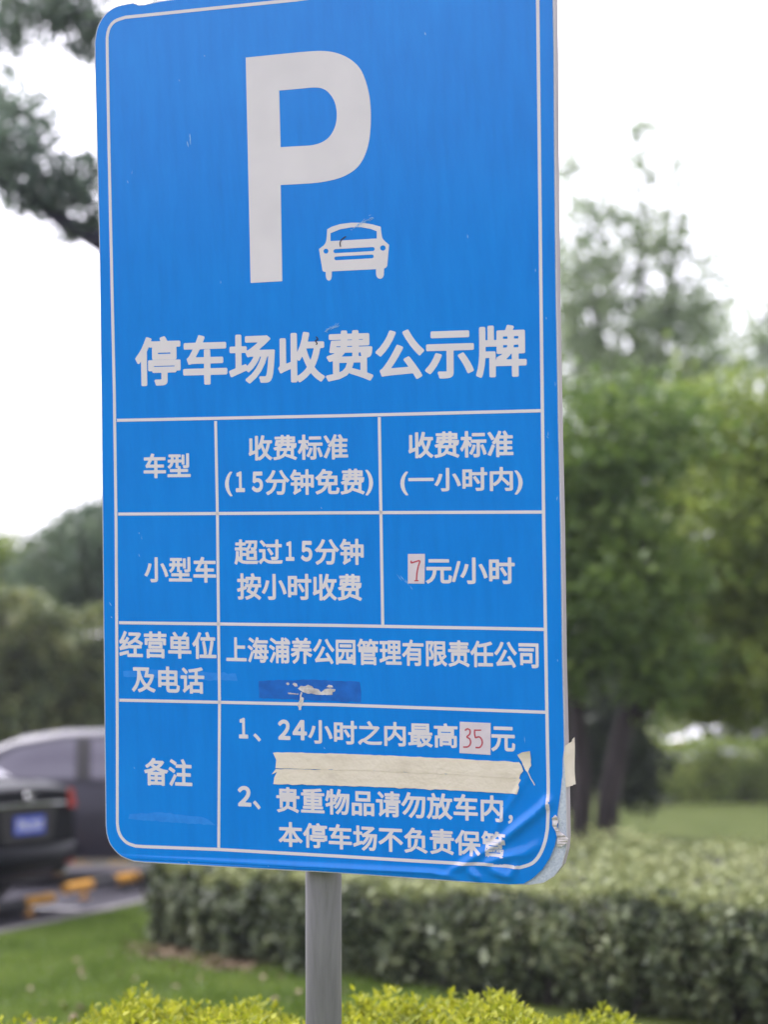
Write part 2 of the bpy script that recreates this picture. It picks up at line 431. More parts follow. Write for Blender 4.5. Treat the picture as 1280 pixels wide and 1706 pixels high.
# film pulled back from the edge in the damaged corner
res = []; done = False
r0, r1 = S(943, 1262), S(800, 1473)
for o_, p in zip(outline, film_lp):
    if o_[1] > r0[1] and o_[0] > r1[0]:
        if not done:
            res += Sl([(938.5, 1262), (938, 1290), (935, 1318), (932, 1340), (929.5, 1356), (931, 1372), (929, 1392), (926, 1408), (918, 1428), (906, 1447), (890, 1462), (874, 1471.5), (850, 1473)])
            done = True
    else: res.append(p)
film = plate_obj('blue_film', [fill2d([res])], M['film'], sign, .0012, smooth=True)

# --- printed white work on the film (sub-parts of the film)
LW = .0079
bord = Sl([(195.5, 1371), (195.4, 1200), (193.4, 870), (190.6, 660), (186.9, 490), (181.6, 250), (178.6, 75)]) + \
    smoothpath(Sl([(178.6, 62), (182, 47), (191.5, 35.5), (209, 29)]), 4) + \
    Sl([(350, 14.5), (494, 0), (700, -29), (868, -53), (885, -51), (895, -38)]) + \
    Sl([(896.6, -10), (899.5, 250), (902, 480), (904.8, 700), (906.9, 880), (911.6, 1160), (914.2, 1300), (914.4, 1350)]) + \
    smoothpath(Sl([(913.5, 1379), (909.5, 1402), (901, 1423), (888, 1437.5), (868, 1444.5)]), 4) + \
    Sl([(840, 1442), (810, 1439), (772, 1438.5), (700, 1434.5), (560, 1426), (364.7, 1415), (240, 1410.3)]) + smoothpath(Sl([(226, 1409.3), (212, 1404), (202, 1394), (197, 1383)]), 4)
plate_obj('border_line', [strip(bord, LW, True)], M['white'], film, .0016)
rules = []
for pts in [[(195, 700.3), (560, 692.8), (903.5, 684.2)], [(197, 856.4), (560, 854.3), (905, 853)], [(198.5, 1037.3), (560, 1041.9), (907.5, 1048.4)],
            [(199, 1166.3), (560, 1174), (909.5, 1186.5)], [(359.5, 701.5), (362.5, 855.5), (364.4, 1039.5), (366, 1170), (364.7, 1412)],
            [(632.5, 695), (635.2, 854), (638.3, 1041)]]:
    q = Sl(pts); rules.append(q)
bmr = [strip(q, LW * .96) for q in rules]
plate_obj('table_grid', bmr, M['white'], film, .0018)
Pouter = Sl([(409.7, 96.1), (417.9, 471.5), (470.7, 468.5), (468, 308.4)]) + smoothpath(Sl([(500, 306.7), (536, 303.6), (572, 294.5), (598, 276.5), (613, 246), (618.3, 205), (616, 160), (604.2, 121), (587, 101), (563, 89), (536, 85), (500, 87)]), 5)
Pin = Sl([(465.5, 151)]) + Sl([(468, 245.4)]) + smoothpath(Sl([(500, 243.4), (520, 242), (537, 237), (550, 227), (559, 210), (561.6, 190), (558, 170), (548.5, 155), (537, 147.5), (522, 146), (500, 148)]), 5)
plate_obj('parking_letter', [fill2d([Pouter, Pin])], M['white'], film, .0016)
def cz(pts): return Sl([(520 + x / 9.143, 340 + y / 9.143) for x, y in pts])
def circ(x, y, r, n=18): return cz([(x + r * math.cos(2*math.pi*k/n), y + r * math.sin(2*math.pi*k/n)) for k in range(n)])
def slot(x0, y0, x1, y1, r):
    a = math.atan2(y1 - y0, x1 - x0)
    return cz([(x0 + r * math.cos(a + math.pi/2 + math.pi*k/7), y0 + r * math.sin(a + math.pi/2 + math.pi*k/7)) for k in range(8)] +
              [(x1 + r * math.cos(a - math.pi/2 + math.pi*k/7), y1 + r * math.sin(a - math.pi/2 + math.pi*k/7)) for k in range(8)])
car_out = cz([(108, 685), (180, 632), (205, 600), (220, 560), (228, 480), (234, 385), (300, 347), (430, 306), (600, 284), (780, 286), (920, 310), (1050, 345),
              (1056, 410), (1070, 500), (1084, 535), (1110, 562), (1178, 622), (1150, 940), (1135, 965), (1102, 984), (1098, 1085), (1085, 1115), (1062, 1135), (1038, 1140),
              (1010, 1130), (990, 1108), (981, 1080), (978, 992), (305, 1026), (303, 1110), (293, 1145), (275, 1163), (256, 1168), (235, 1155), (220, 1130), (213, 1095), (212, 1036), (180, 1030), (163, 1015)])
plate_obj('car_symbol', [fill2d([car_out, cz([(285, 565), (285, 445), (430, 385), (600, 355), (750, 352), (900, 380), (990, 415), (990, 525)]),
                                 circ(215, 718, 38), circ(1084, 670, 42), slot(360, 718, 928, 686, 31), slot(372, 828, 915, 798, 29)])], M['white'], film, .0016)
TX = [('heading_lettering', [('停车场收费公示牌', pbox(226, 644, 877.8, 540))]),
      ('row_lettering', [('车型', pbox(239.4, 797, 317.5, 754.6))]),
      ('row_lettering', [('收费标准', pbox(414.5, 767.4, 580.3, 722.8)), ('(', pbox(375.4, 826.8, 387, 785.8)), ('１', pbox(393.2, 820, 408, 785.2)), ('５', pbox(420, 820.3, 438.3, 785.5)), ('分钟免费', pbox(442.8, 825, 607.8, 780.5)), (')', pbox(609.6, 825.3, 621.9, 782.5))]),
      ('row_lettering', [('收费标准', pbox(681, 763.7, 856, 716.8)), ('(一小时内)', pbox(667.8, 825.3, 871.5, 777.5))]),
      ('row_lettering', [('小型车', pbox(240.9, 970, 360, 927.6))]),
      ('row_lettering', [('超过', pbox(390.8, 940.6, 471, 898.5)), ('１', pbox(476.5, 934.4, 490.6, 901.6)), ('５', pbox(502, 935.4, 520.6, 901)), ('分钟', pbox(525.3, 941, 606.3, 897.5)), ('按小时收费', pbox(395.3, 999, 603.3, 956))]),
      ('row_lettering', [('元/小时', pbox(710.5, 972.5, 858.4, 928.4))]),
      ('row_lettering', [('经营单位', pbox(198.9, 1095.5, 360.2, 1053)), ('及电话', pbox(220, 1153, 340.3, 1111.5))]),
      ('row_lettering', [('上海浦养公园管理有限责任公司', pbox(377.4, 1103.5, 898, 1068.5))]),
      ('row_lettering', [('备注', pbox(240.6, 1308, 320.2, 1265))]),
      ('row_lettering', [('１', pbox(398.4, 1230, 413.5, 1196)), ('、', pbox(422.5, 1235, 435, 1222)), ('２', pbox(463.8, 1232.3, 484, 1198.8)), ('４', pbox(488, 1232.8, 511.6, 1199.6)), ('小时之内最高', pbox(514, 1238.5, 763, 1205.5)), ('元', pbox(819.4, 1251.5, 859, 1211))]),
      ('row_lettering', [('２', pbox(396.6, 1343, 418.8, 1309.5)), ('、', pbox(422, 1348, 434.4, 1334)), ('贵重物品请勿放车内', pbox(461, 1353, 839, 1325.5))]),
      ('row_lettering', [('，', pbox(847.5, 1372, 855.3, 1357.5)), ('本停车场不负责保管', pbox(464.7, 1410, 844, 1385.5))])]
for nm, rows in TX:
    for s, b in rows:
        plate_obj(nm, [text_bm(s, b, .029 if nm[0] == 'h' else (.043 if len(s) == 1 and 0xFF10 <= ord(s) <= 0xFF19 else .026))], M['white'], film, .0016)

# --- things stuck on it
def rough_poly(pts, amp=.0006, step=.012):
    P = Sl(pts); out = []
    for i in range(len(P)):
        a, b = np.array(P[i]), np.array(P[(i+1) % len(P)]); n = max(1, int(np.linalg.norm(b - a) / step))
        for k in range(n): out.append(tuple(a + (b - a) * k / n + (R_.normal(0, amp, 2) if k else 0)))
    return out
def wavy(amp, f): return lambda u, v: amp * (math.sin(u * f) + .6 * math.sin(u * f * 2.3 + v * 40))
def grid_cut(bm, step=.012):
    us = [v.co.x for v in bm.verts]; k = min(us) + step
    while k < max(us):
        bmesh.ops.bisect_plane(bm, geom=bm.verts[:] + bm.edges[:] + bm.faces[:], plane_co=(k, 0, 0), plane_no=(1, 0, 0)); k += step
    return bm
for pts, n in [([(455.5, 1254), (462, 1252.8), (600, 1256.5), (760, 1263.5), (866, 1269.5), (870, 1275), (873, 1284), (868, 1290), (866, 1297), (760, 1290), (600, 1283), (459.5, 1279.5), (461, 1266)], .0034),
               ([(460, 1281), (600, 1282.5), (760, 1289.5), (866.5, 1297), (869, 1299), (865, 1306), (866.5, 1312), (863, 1322.5), (760, 1316.5), (600, 1309.5), (456, 1306), (457.5, 1295), (462, 1286), (453, 1290)], .0027)]:
    tape = plate_obj('masking_tape', [grid_cut(fill2d([rough_poly(pts)]))], M['tape'], sign, n, thick=.0004, smooth=False, height=wavy(.0003, 55))
tag(tape, 'cream masking tape strip, lower one')
plate_obj('tape_scrap', [grid_cut(fill2d([rough_poly([(863.5, 1257), (872, 1252.5), (885, 1250.3), (885.5, 1270), (886.5, 1275), (883, 1280), (881, 1287), (877, 1283), (872, 1273)], .0008, .006)]), .004)],
          M['tape'], sign, .004, thick=.0004, height=lambda u, v: .006 * max(0, (S(880, 1270)[1] - v) / .03) ** 2)
plate_obj('tape_thread', [strip(Sl([(881, 1286), (885, 1296), (890, 1304), (892, 1308)]), .0024)], M['tape'], sign, .003)
# tape wrapped over the right-hand edge of the plate
tv = []; tf = []
e0 = Sl([(941.0, 1250), (943, 1280), (944, 1311)])
wrap = [(-.001, .0012), (.0018, .0006), (.006, -.012), (.0095, -.024), (.0085, -.036), (.012, -.044)]
rowsn = 7
for i in range(rowsn):
    t = i / (rowsn - 1); p = np.array(S(940.4 + 4 * t, 1246 + 65 * t))
    for j, (du, dn) in enumerate(wrap):
        tv.append(P3(p[0] + du + .0035 * (1 - t) * (j > 2) * math.sin(4*t+1), p[1] + (-.02 * (j / 5) * (1 - t) ** 2), dn))
for i in range(rowsn - 1):
    for j in range(len(wrap) - 1):
        a = i * len(wrap) + j; tf.append((a, a + 1, a + len(wrap) + 1, a + len(wrap)))
et = mk('edge_tape', tv, tf, M['tape'], sign, True, SIGN_BASE)
tag(et, 'loose cream tape folded over the right edge')
# price stickers with handwritten red figures
st7 = plate_obj('price_sticker', [fill2d([Sl([(680.3, 922.8), (708.8, 922.6), (708, 972.3), (680.3, 972)])])], M['sticker'], sign, .0021, thick=.0003)
seven = strip(smoothpath(Sl([(686, 934), (686, 937.5), (692, 936), (700, 934.5), (697.5, 944), (695.5, 955), (694.6, 967)]), 5), .0036)
plate_obj('red_figure', [seven, strip(Sl([(691, 967.6), (698.2, 967.2)]), .0024)], M['red'], st7, .0024)
st35 = plate_obj('price_sticker', [fill2d([Sl([(766.9, 1202.2), (818.4, 1204.4), (818, 1257.5), (766.3, 1254.4)])])], M['sticker'], sign, .0021, thick=.0003)
def z8(pts): return Sl([(560 + x / 3.2, 1160 + y / 3.2) for x, y in pts])
three = strip(smoothpath(z8([(690, 182), (703, 173), (717, 182), (714, 202), (700, 216), (716, 228), (719, 250), (706, 268), (680, 270)]), 5), .0036)
five = strip(smoothpath(z8([(742, 176), (741, 200), (746, 220)]), 4) + smoothpath(z8([(748, 220), (766, 216), (780, 232), (781, 254), (768, 272), (746, 272)]), 5), .0036)
plate_obj('red_figure', [three, five, strip(z8([(742, 180), (776, 180)]), .0032)], M['red'], st35, .0024)
# a rubbed out line with torn paper left on it
plate_obj('glue_residue', [fill2d([rough_poly([(431, 1134.5), (520, 1132), (600, 1136), (602, 1150), (602, 1170), (520, 1167), (432, 1162)], .0008)])], M['stain'], film, .00145)
def z9(pts): return [(420 + x / 6.4, 1120 + y / 6.4) for x, y in pts]
pp = [z9([(490, 172), (520, 145), (570, 148), (600, 132), (640, 145), (660, 172), (710, 180), (740, 212), (780, 178), (840, 172), (895, 182), (885, 205), (862, 212), (860, 240), (720, 240), (655, 232), (640, 224), (600, 228), (540, 208)]),
      z9([(368, 112), (388, 108), (402, 125), (386, 138), (370, 128)]), z9([(432, 125), (450, 110), (480, 122), (488, 150), (462, 152)]),
      z9([(795, 155), (820, 132), (860, 142), (866, 160), (830, 168)]), z9([(524, 210), (538, 214), (530, 262), (554, 272), (552, 300), (540, 352), (526, 372), (524, 402), (500, 402), (498, 374), (486, 350), (508, 300), (512, 250)]),
      z9([(385, 215), (450, 222), (500, 228), (498, 236), (390, 232)])]
plate_obj('torn_paper', [fill2d([rough_poly(q, .0003, .003)]) for q in pp], M['paper'], sign, .0022, thick=.0005, height=lambda u, v: .0004 * math.sin(u * 300) )
# lump of paper and bare flap at the damaged corner
plate_obj('torn_flap', [fill2d([rough_poly([(921, 1362), (926, 1357), (930, 1360), (931, 1370), (929, 1377), (933, 1384), (940, 1389), (949, 1396), (947, 1403), (938, 1409), (930, 1411), (930, 1395), (927, 1383), (922, 1374)], .0004, .004)])],
          M['paper'], sign, .007, thick=.003, follow=False, height=lambda u, v: .003 * math.sin(u * 400) * math.sin(v * 300))
# wear: specks, scratches, a smear
sc = []
for x, y, l, wd, a in [(317, 232, 20, .004, 1.5), (313, 240, 12, .003, 1.3), (341, 93, 3, .003, 1), (213, 303, 5, .002, 1.2), (220, 287, 8, .0016, 1.8), (709, 56, 6, .004, 1.2), (780, 394, 7, .003, 1.4),
                       (893, 450, 7, .003, 1.6), (299, 134, 3, .002, 1), (368, 470, 6, .002, 1.5), (232, 888, 3, .004, 1), (236, 895, 9, .0012, 1.4), (232, 925, 6, .002, 1.2), (184, 1006, 9, .0025, 1), (186, 1028, 4, .003, 1),
                       (666, 962, 16, .0009, .9), (672, 964, 20, .0009, .9), (679, 970, 18, .0009, 1), (686, 979, 9, .0009, 1), (536, 846, 4, .002, 1), (930, 1100, 5, .002, 1.4), (929, 830, 8, .003, 1.7), (914, 722, 10, .003, 1.5),
                       (911, 530, 5, .003, 1.4), (913, 728, 6, .002, .8), (926, 640, 10, .0016, 1.5), (848, 1310, 9, .003, 1.3), (447, 1441, 10, .003, 1.2), (315, 1437, 9, .003, 1.1), (875, 1232, 12, .0016, 1.5), (541, 1246, 5, .002, .9), (224, 1279, 4, .002, 1)]:
    dx, dy = math.cos(a) * l / 2, math.sin(a) * l / 2
    sc.append(fill2d([rough_poly([(x - dx, y - dy), (x + wd * 250 * math.sin(a), y), (x + dx, y + dy), (x - wd * 250 * math.sin(a), y + 1)], .0004, .004)]))
for q in sc: plate_obj('scratch', [q], M['scratch'], film, .0014)
for q in [[(205, 1118), (260, 1116), (393, 1122), (396, 1134), (330, 1132), (206, 1127)],
          [(216, 1356), (270, 1353), (340, 1362), (360, 1375), (300, 1371), (214, 1364)]]: plate_obj('smear', [fill2d([rough_poly(q, .001, .01)])], M['smear'], film, .00142)
# two small dried insects with frayed pale wings
for body, wing in [([(577, 394), (570, 399), (567, 405), (568, 411)], [(582, 390), (592, 379), (600, 373), (612, 366), (624, 362)]),
                   ([(527, 561), (530, 565), (526, 568), (529, 572), (527, 574)], [(541, 553), (548, 549), (556, 545), (564, 540)])]:
    ins = plate_obj('dried_insect', [strip(smoothpath(Sl(body), 3), .0026)], M['bug'], sign, .0024, thick=.0006)
    wb = []; wp = np.array(wing, float)
    for k in range(26):
        t = R_.random(); i = min(int(t * (len(wp) - 1)), len(wp) - 2); p = wp[i] + (wp[i+1] - wp[i]) * (t * (len(wp) - 1) - i)
        d = np.array([math.cos(-.5 + R_.normal(0, .35)), math.sin(-.5 + R_.normal(0, .5))]) * R_.uniform(3, 7)
        p = p + R_.normal(0, 1.4, 2)
        wb.append(strip(Sl([tuple(p - d / 2), tuple(p + d / 2)]), .0011))
    plate_obj('frayed_wing', wb, M['scratch'], ins, .0026)

# ================================================================= GROUND
gs = 900
tag(mk('ground', [(-gs, -gs, 0), (gs, -gs, 0), (gs, gs, 0), (-gs, gs, 0)], [(0, 1, 2, 3)], M['soil']), kind='structure')
D = np.array([.29, .957]); D = D / np.linalg.norm(D); NB = np.array([D[1], -D[0]])   # row of bays, and out of the bays
K0 = np.array([-2.80, 15.1])
def lot(s, t): p = K0 + D * s - NB * t; return (p[0], p[1])                          # s along the kerb, t into the car park
lp = [lot(-14, .12), lot(3.4, .12), (3.0, 20.2), (4.5, 24.2), (-24, 24.2), (-24, 12)]
mk('parking_lot', [(*p, .004) for p in lp], [tuple(range(len(lp)))], M['asphalt'])
tag(bpy.data.objects['parking_lot'], kind='structure')
kb = MB()
def kerb_seg(a, b, wd=.09, h=.03):
    a, b = np.array(a), np.array(b); d = (b - a) / np.linalg.norm(b - a); q = np.array([d[1], -d[0]]) * wd
    v = [(*a, 0), (*b, 0), (*(b + q), 0), (*(a + q), 0)]; v += [(x, y, h) for x, y, _ in v]
    kb.add(v, [(4, 5, 6, 7), (0, 1, 5, 4), (1, 2, 6, 5), (2, 3, 7, 6), (3, 0, 4, 7)])
s_ = -14
while s_ < 3.4:
    kerb_seg(lot(s_ + .006, .12), lot(min(s_ + .98, 3.39), .12)); s_ += .99
kerb_seg(lot(3.4, .12), (3.0, 20.2))
tag(kb.build('kerb', M['kerb']), kind='structure')
ml = MB()
for s0 in (-2.6, 2.15, 4.55):
    a = lot(s0 - .05, .35 if s0 < 4 else -1.0); b = lot(s0 - .05, 5.6); c = lot(s0 + .07, 5.6); d = lot(s0 + .07, .35 if s0 < 4 else -1.0)
    ml.add([(*a, .008), (*b, .008), (*c, .008), (*d, .008)], [(0, 3, 2, 1)])
tag(ml.build('bay_markings', M['line']), kind='structure')

# ================================================================= FOLIAGE
def leaf_mesh(name, P, size, mat, parent=None, aspect=.5, up=0.0, off=(0, 0, 0), jitter=.35, N=None, fold=.25):
    """one mesh of many small pointed leaves at points P"""
    P = np.asarray(P, float) - np.asarray(off, float); n = len(P)
    nr = R_.normal(size=(n, 3)); nr /= np.linalg.norm(nr, axis=1)[:, None]
    if N is not None: nr = nr * (1 - up) + N * up
    else: nr = nr + np.array([0, 0, up])
    nr /= np.linalg.norm(nr, axis=1)[:, None] + 1e-9
    t = R_.normal(size=(n, 3)); t -= nr * (t * nr).sum(1)[:, None]; t /= np.linalg.norm(t, axis=1)[:, None] + 1e-9
    b = np.cross(nr, t)
    L = (size * (1 + jitter * R_.uniform(-1, 1, n)))[:, None] * .5
    V = np.empty((n, 4, 3)); V[:, 0] = P - t * L; V[:, 2] = P + t * L
    V[:, 1] = P + b * L * aspect + nr * L * fold; V[:, 3] = P - b * L * aspect + nr * L * fold
    return quads(name, V.reshape(-1, 3), n, mat, parent)
def quads(name, V, n, mat, parent=None):
    me = bpy.data.meshes.new(name); me.vertices.add(n * 4); me.vertices.foreach_set('co', V.astype(np.float32).ravel())
    me.loops.add(n * 4); me.loops.foreach_set('vertex_index', np.arange(n * 4, dtype=np.int32))
    me.polygons.add(n); me.polygons.foreach_set('loop_start', np.arange(0, n * 4, 4, dtype=np.int32))
    me.update(calc_edges=True); me.validate(); me.materials.append(mat)
    o = bpy.data.objects.new(name, me); COL.objects.link(o)
    if parent is not None: o.parent = parent
    return o
def clumps(c, r, nc, nl, spread, hollow=.35):
    """leaf points gathered in clumps through an ellipsoid"""
    c = np.asarray(c, float); r = np.asarray(r, float)
    d = R_.normal(size=(nc, 3)); d /= np.linalg.norm(d, axis=1)[:, None]
    k = (hollow + (1 - hollow) * R_.random(nc)) ** .6
    cc = c + d * k[:, None] * r
    s = spread * R_.uniform(.5, 1.4, nc)
    return (cc[:, None, :] + R_.normal(size=(nc, nl, 3)) * s[:, None, None] * np.array([1, 1, .7])).reshape(-1, 3)

M['leaf_gold'] = leafmat('golden_leaf', [(.10, .12, .012), (.20, .235, .016), (.31, .33, .022), (.42, .42, .045)], .4, .55, .12, clump=5)
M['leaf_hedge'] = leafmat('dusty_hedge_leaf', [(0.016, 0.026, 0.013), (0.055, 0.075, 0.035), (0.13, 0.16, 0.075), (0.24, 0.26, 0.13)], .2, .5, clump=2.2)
M['leaf_dark'] = leafmat('dark_green_leaf', [(0.045, 0.085, 0.022), (0.085, 0.15, 0.034), (0.14, 0.22, 0.042), (0.22, 0.31, 0.055)], .35, .42, clump=1.1)
M['leaf_olive'] = leafmat('olive_leaf', [(0.085, 0.13, 0.028), (0.165, 0.235, 0.042), (0.26, 0.335, 0.06), (0.37, 0.43, 0.10)], .35, .45, clump=.9)
M['leaf_blue'] = leafmat('blue_green_leaf', [(0.06, 0.1, 0.07), (0.095, 0.145, 0.09), (0.135, 0.19, 0.11), (0.18, 0.24, 0.125)], .3, .45, clump=.8)
M['leaf_bough'] = leafmat('pale_bough_leaf', [(.085, .12, .105), (.13, .18, .14), (.18, .24, .175), (.25, .31, .215)], .45, .5, clump=.8)
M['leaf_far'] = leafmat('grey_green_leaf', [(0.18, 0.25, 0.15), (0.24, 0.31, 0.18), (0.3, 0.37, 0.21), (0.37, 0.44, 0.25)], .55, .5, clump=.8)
M['leaf_tan'] = leafmat('young_hedge_leaf', [(0.055, 0.082, 0.045), (0.11, 0.15, 0.062), (0.19, 0.22, 0.078), (0.27, 0.285, 0.1)], .3, .5, clump=1.3)
M['leaf_shade'] = leafmat('shaded_bush_leaf', [(.015, .024, .014), (.026, .04, .018), (.04, .06, .024), (.06, .085, .03)], .2, .5, clump=.9)  # shade under the trees put into this very dark leaf colour
M['leaf_top_lit'] = leafmat('lit_hedge_top_leaf', [(0.12, 0.15, 0.055), (0.2, 0.235, 0.085), (0.28, 0.31, 0.12), (0.35, 0.37, 0.16)], .2, .5, clump=1.5)  # sky light on the hedge top put into a paler leaf colour
M['grass'] = leafmat('grass_blade', [(0.065, 0.11, 0.014), (0.095, 0.16, 0.02), (0.14, 0.21, 0.032), (0.2, 0.26, 0.055)], .3, .55, clump=1.5)

# --- golden shrub bed right behind the pole: upright shoots with opposite leaves
def bed_gold():
    V = []; root = empty('golden_shrub', (-.2, 6.0, 0))
    cnt = 2300; pts = []
    for _ in range(cnt):
        x = R_.uniform(-1.75, .80); y = R_.uniform(5.55, 6.55)
        if x < -.6: y -= (-.6 - x) * .18
        edge = min(1, (0.84 - x) / .28)
        h = .70 + .030 * math.sin(x * 7.1 + y * 3) + .022 * math.sin(x * 17 + 2) + R_.normal(0, .013) - .10 * (1 - edge) ** 2
        h -= .05 * max(0, (-.45 - x))
        pts.append((x, y, h))
    for x, y, h in pts:
        lean = R_.normal(0, .22, 2); n = int(R_.integers(4, 7)); L = R_.uniform(.08, .15)
        ax = np.array([lean[0], lean[1], 1]); ax /= np.linalg.norm(ax); a0 = R_.uniform(0, 6.28)
        top = np.array([x, y, h])
        for k in range(n):
            p = top - ax * L * k / n
            for s in (0, math.pi):
                a = a0 + k * 1.57 + s
                out = np.array([math.cos(a), math.sin(a), 0.0]); out -= ax * (out @ ax); out /= np.linalg.norm(out)
                el = R_.uniform(.5, 1.1) if k < 2 else R_.uniform(.1, .7)
                d = out * math.cos(el) + ax * math.sin(el); ln = R_.uniform(.028, .050) * (.62 if k == 0 else 1)
                side = np.cross(ax, out); nn = np.cross(d, side); wd = ln * .25
                V += [p, p + d * ln * .5 + side * wd + nn * .002, p + d * ln, p + d * ln * .5 - side * wd + nn * .002]
    V = np.array(V) - np.array([-.2, 6.0, 0])
    quads('foliage', V, len(V) // 4, M['leaf_gold'], root)
    # lower leaves filling the body of the bed
    n = 9000; P = np.column_stack([R_.uniform(-1.75, .78, n), R_.uniform(5.5, 6.55, n), R_.uniform(.12, .62, n)])
    leaf_mesh('inner_foliage', P, .035, M['leaf_dark'], root, off=(-.2, 6, 0))
    for _ in range(60):
        x, y = R_.uniform(-1.7, .75), R_.uniform(5.6, 6.5)
        sm = MB(); sm.tube([(x + .2, y - 6, 0), (x + .2 + R_.normal(0, .03), y - 6 + R_.normal(0, .03), .6)], [.005, .002], 5)
        sm.build('stem', M['bark'], root)
    tag(root, 'low yellow-green shrub bed with bright upright shoots behind the pole', 'shrub')
bed_gold()

# --- clipped dark hedge bed across the lawn
HF = [(-1.56, 14.35), (-1.1, 13.65), (-.5, 12.85), (1.15, 11.3), (2.4, 10.55), (4.2, 10.1)]      # front foot line
HBk = [(-1.35, 16.2), (-.6, 16.6), (0, 16.8), (1.6, 16.7), (3.2, 16.5), (5.2, 16.2)]
def hedge_bed():
    root = empty('clipped_hedge', (.4, 14, 0)); off = np.array([.4, 14, 0])
    def pt(s, t):
        i = min(int(s * 5), 4); f = s * 5 - i
        a = np.array(HF[i]) * (1 - f) + np.array(HF[i+1]) * f; b = np.array(HBk[i]) * (1 - f) + np.array(HBk[i+1]) * f
        return a * (1 - t) + b * t
    P = []; Nn = []; PT = []
    for _ in range(44000):
        s = R_.random(); q = R_.random()
        i = s
        top = .565 + .055 * s + .03 * math.sin(s * 23) + .025 * math.sin(s * 61 + 1)
        if q < .50:                   # front face, bulging over the foot
            z = R_.random() ** .8 * top; bul = -.10 * math.sin(math.pi * min(1, z / top)) - .02
            p = pt(s, 0); p = p + np.array([.55, .83]) * (R_.normal(0, .06) + .16 + bul + .06 * math.sin(s * 90 + z * 9) + .05 * math.sin(s * 170))
            if z > top - .12: p = p + np.array([.55, .83]) * (.12 - (top - z)) * .8
            P.append((p[0], p[1], z)); Nn.append((-.45, -.75, .5))
        elif q < .58:                 # left end
            t = R_.random(); z = R_.random() * top; p = pt(0, t) + np.array([R_.normal(.02, .05), 0]); P.append((p[0], p[1], z)); Nn.append((-.9, -.2, .4))
        else:                         # level top
            t = R_.random() ** 1.4; p = pt(s, .02 + .98 * t); z = top + .025 * math.sin(p[0] * 6 + p[1] * 4) + .02 * math.sin(p[0] * 13 - p[1] * 9) + R_.normal(0, .022)
            PT.append((p[0], p[1], z))
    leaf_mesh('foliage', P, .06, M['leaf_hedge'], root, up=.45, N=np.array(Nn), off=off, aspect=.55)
    leaf_mesh('lit_top_foliage', PT, .055, M['leaf_top_lit'], root, up=.45, N=np.tile((0, -.15, 1.), (len(PT), 1)), off=off, aspect=.55)  # top leaves, painted brighter than the front as if lit from above
    for _ in range(90):
        s = R_.random(); p = pt(s, R_.uniform(.01, .06)) - off[:2]
        st = MB(); st.tube([(p[0], p[1], 0), (p[0] + R_.normal(0, .05), p[1] + R_.normal(0, .05), .25), (p[0] + R_.normal(0, .1), p[1] + R_.normal(0, .1), .52)], [.013, .009, .004], 5)
        st.build('stem', M['bark'], root)
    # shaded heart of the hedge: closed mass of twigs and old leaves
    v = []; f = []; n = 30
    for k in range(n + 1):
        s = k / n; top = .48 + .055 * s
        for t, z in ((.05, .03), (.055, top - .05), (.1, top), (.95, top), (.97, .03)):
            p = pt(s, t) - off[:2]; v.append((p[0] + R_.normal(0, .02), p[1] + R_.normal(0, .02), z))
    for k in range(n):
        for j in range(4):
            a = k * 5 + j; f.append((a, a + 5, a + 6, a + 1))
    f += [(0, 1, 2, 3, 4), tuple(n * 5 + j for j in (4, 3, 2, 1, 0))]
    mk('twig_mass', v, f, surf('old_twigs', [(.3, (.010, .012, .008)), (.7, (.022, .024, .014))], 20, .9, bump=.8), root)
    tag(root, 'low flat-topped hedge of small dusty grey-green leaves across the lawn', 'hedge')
hedge_bed()
# fallen brown leaves under the hedge's left end
n = 1500; tt = R_.random(n)
lx = -1.60 + tt * .85 + R_.normal(0, .10, n); ly = 14.25 - tt * 1.15 + R_.normal(0, .16, n)
tag(leaf_mesh('dead_leaves', np.column_stack([lx, ly, R_.uniform(.008, .05, n)]), .06, M['litter'], up=1.2), kind='stuff')
n = 90
tag(leaf_mesh('lawn_litter', np.column_stack([R_.uniform(-2.2, -.2, n), R_.uniform(8.5, 14, n), np.full(n, .05)]), .06, M['litter'], up=1.5), kind='stuff')
# grass blades on the lawn
def grass():
    n = 90000
    y = R_.uniform(6.6, 17.6, n); x = R_.uniform(-.19, .02, n) * y * 1.02 + R_.uniform(-.3, .3, n)
    xr = R_.uniform(.06, .2, n // 6) * 1.0; 
    k = []
    ax, ay = K0
    t = (x - ax) * NB[0] + (y - ay) * NB[1]
    ok = t > .02
    ok &= ~((y > 14.35) & (x > -1.5))
    x, y = x[ok], y[ok]; m = len(x)
    h = R_.uniform(.025, .06, m) * (1 + .4 * np.sin(x * 3 + y * 2) * np.sin(x * 7.3 - y * 5.1)); a = R_.uniform(0, 6.28, m); wd = R_.uniform(.003, .006, m)
    ln = R_.normal(0, .022, (m, 2)); V = np.empty((m, 4, 3))
    ca, sa = np.cos(a) * wd, np.sin(a) * wd
    V[:, 0] = np.column_stack([x - ca, y - sa, np.zeros(m)]); V[:, 1] = np.column_stack([x + ca, y + sa, np.zeros(m)])
    V[:, 2] = np.column_stack([x + ca * .3 + ln[:, 0], y + sa * .3 + ln[:, 1], h]); V[:, 3] = np.column_stack([x - ca * .3 + ln[:, 0], y - sa * .3 + ln[:, 1], h])
    tag(quads('grass', V.reshape(-1, 3), m, M['grass']), kind='stuff')
grass()

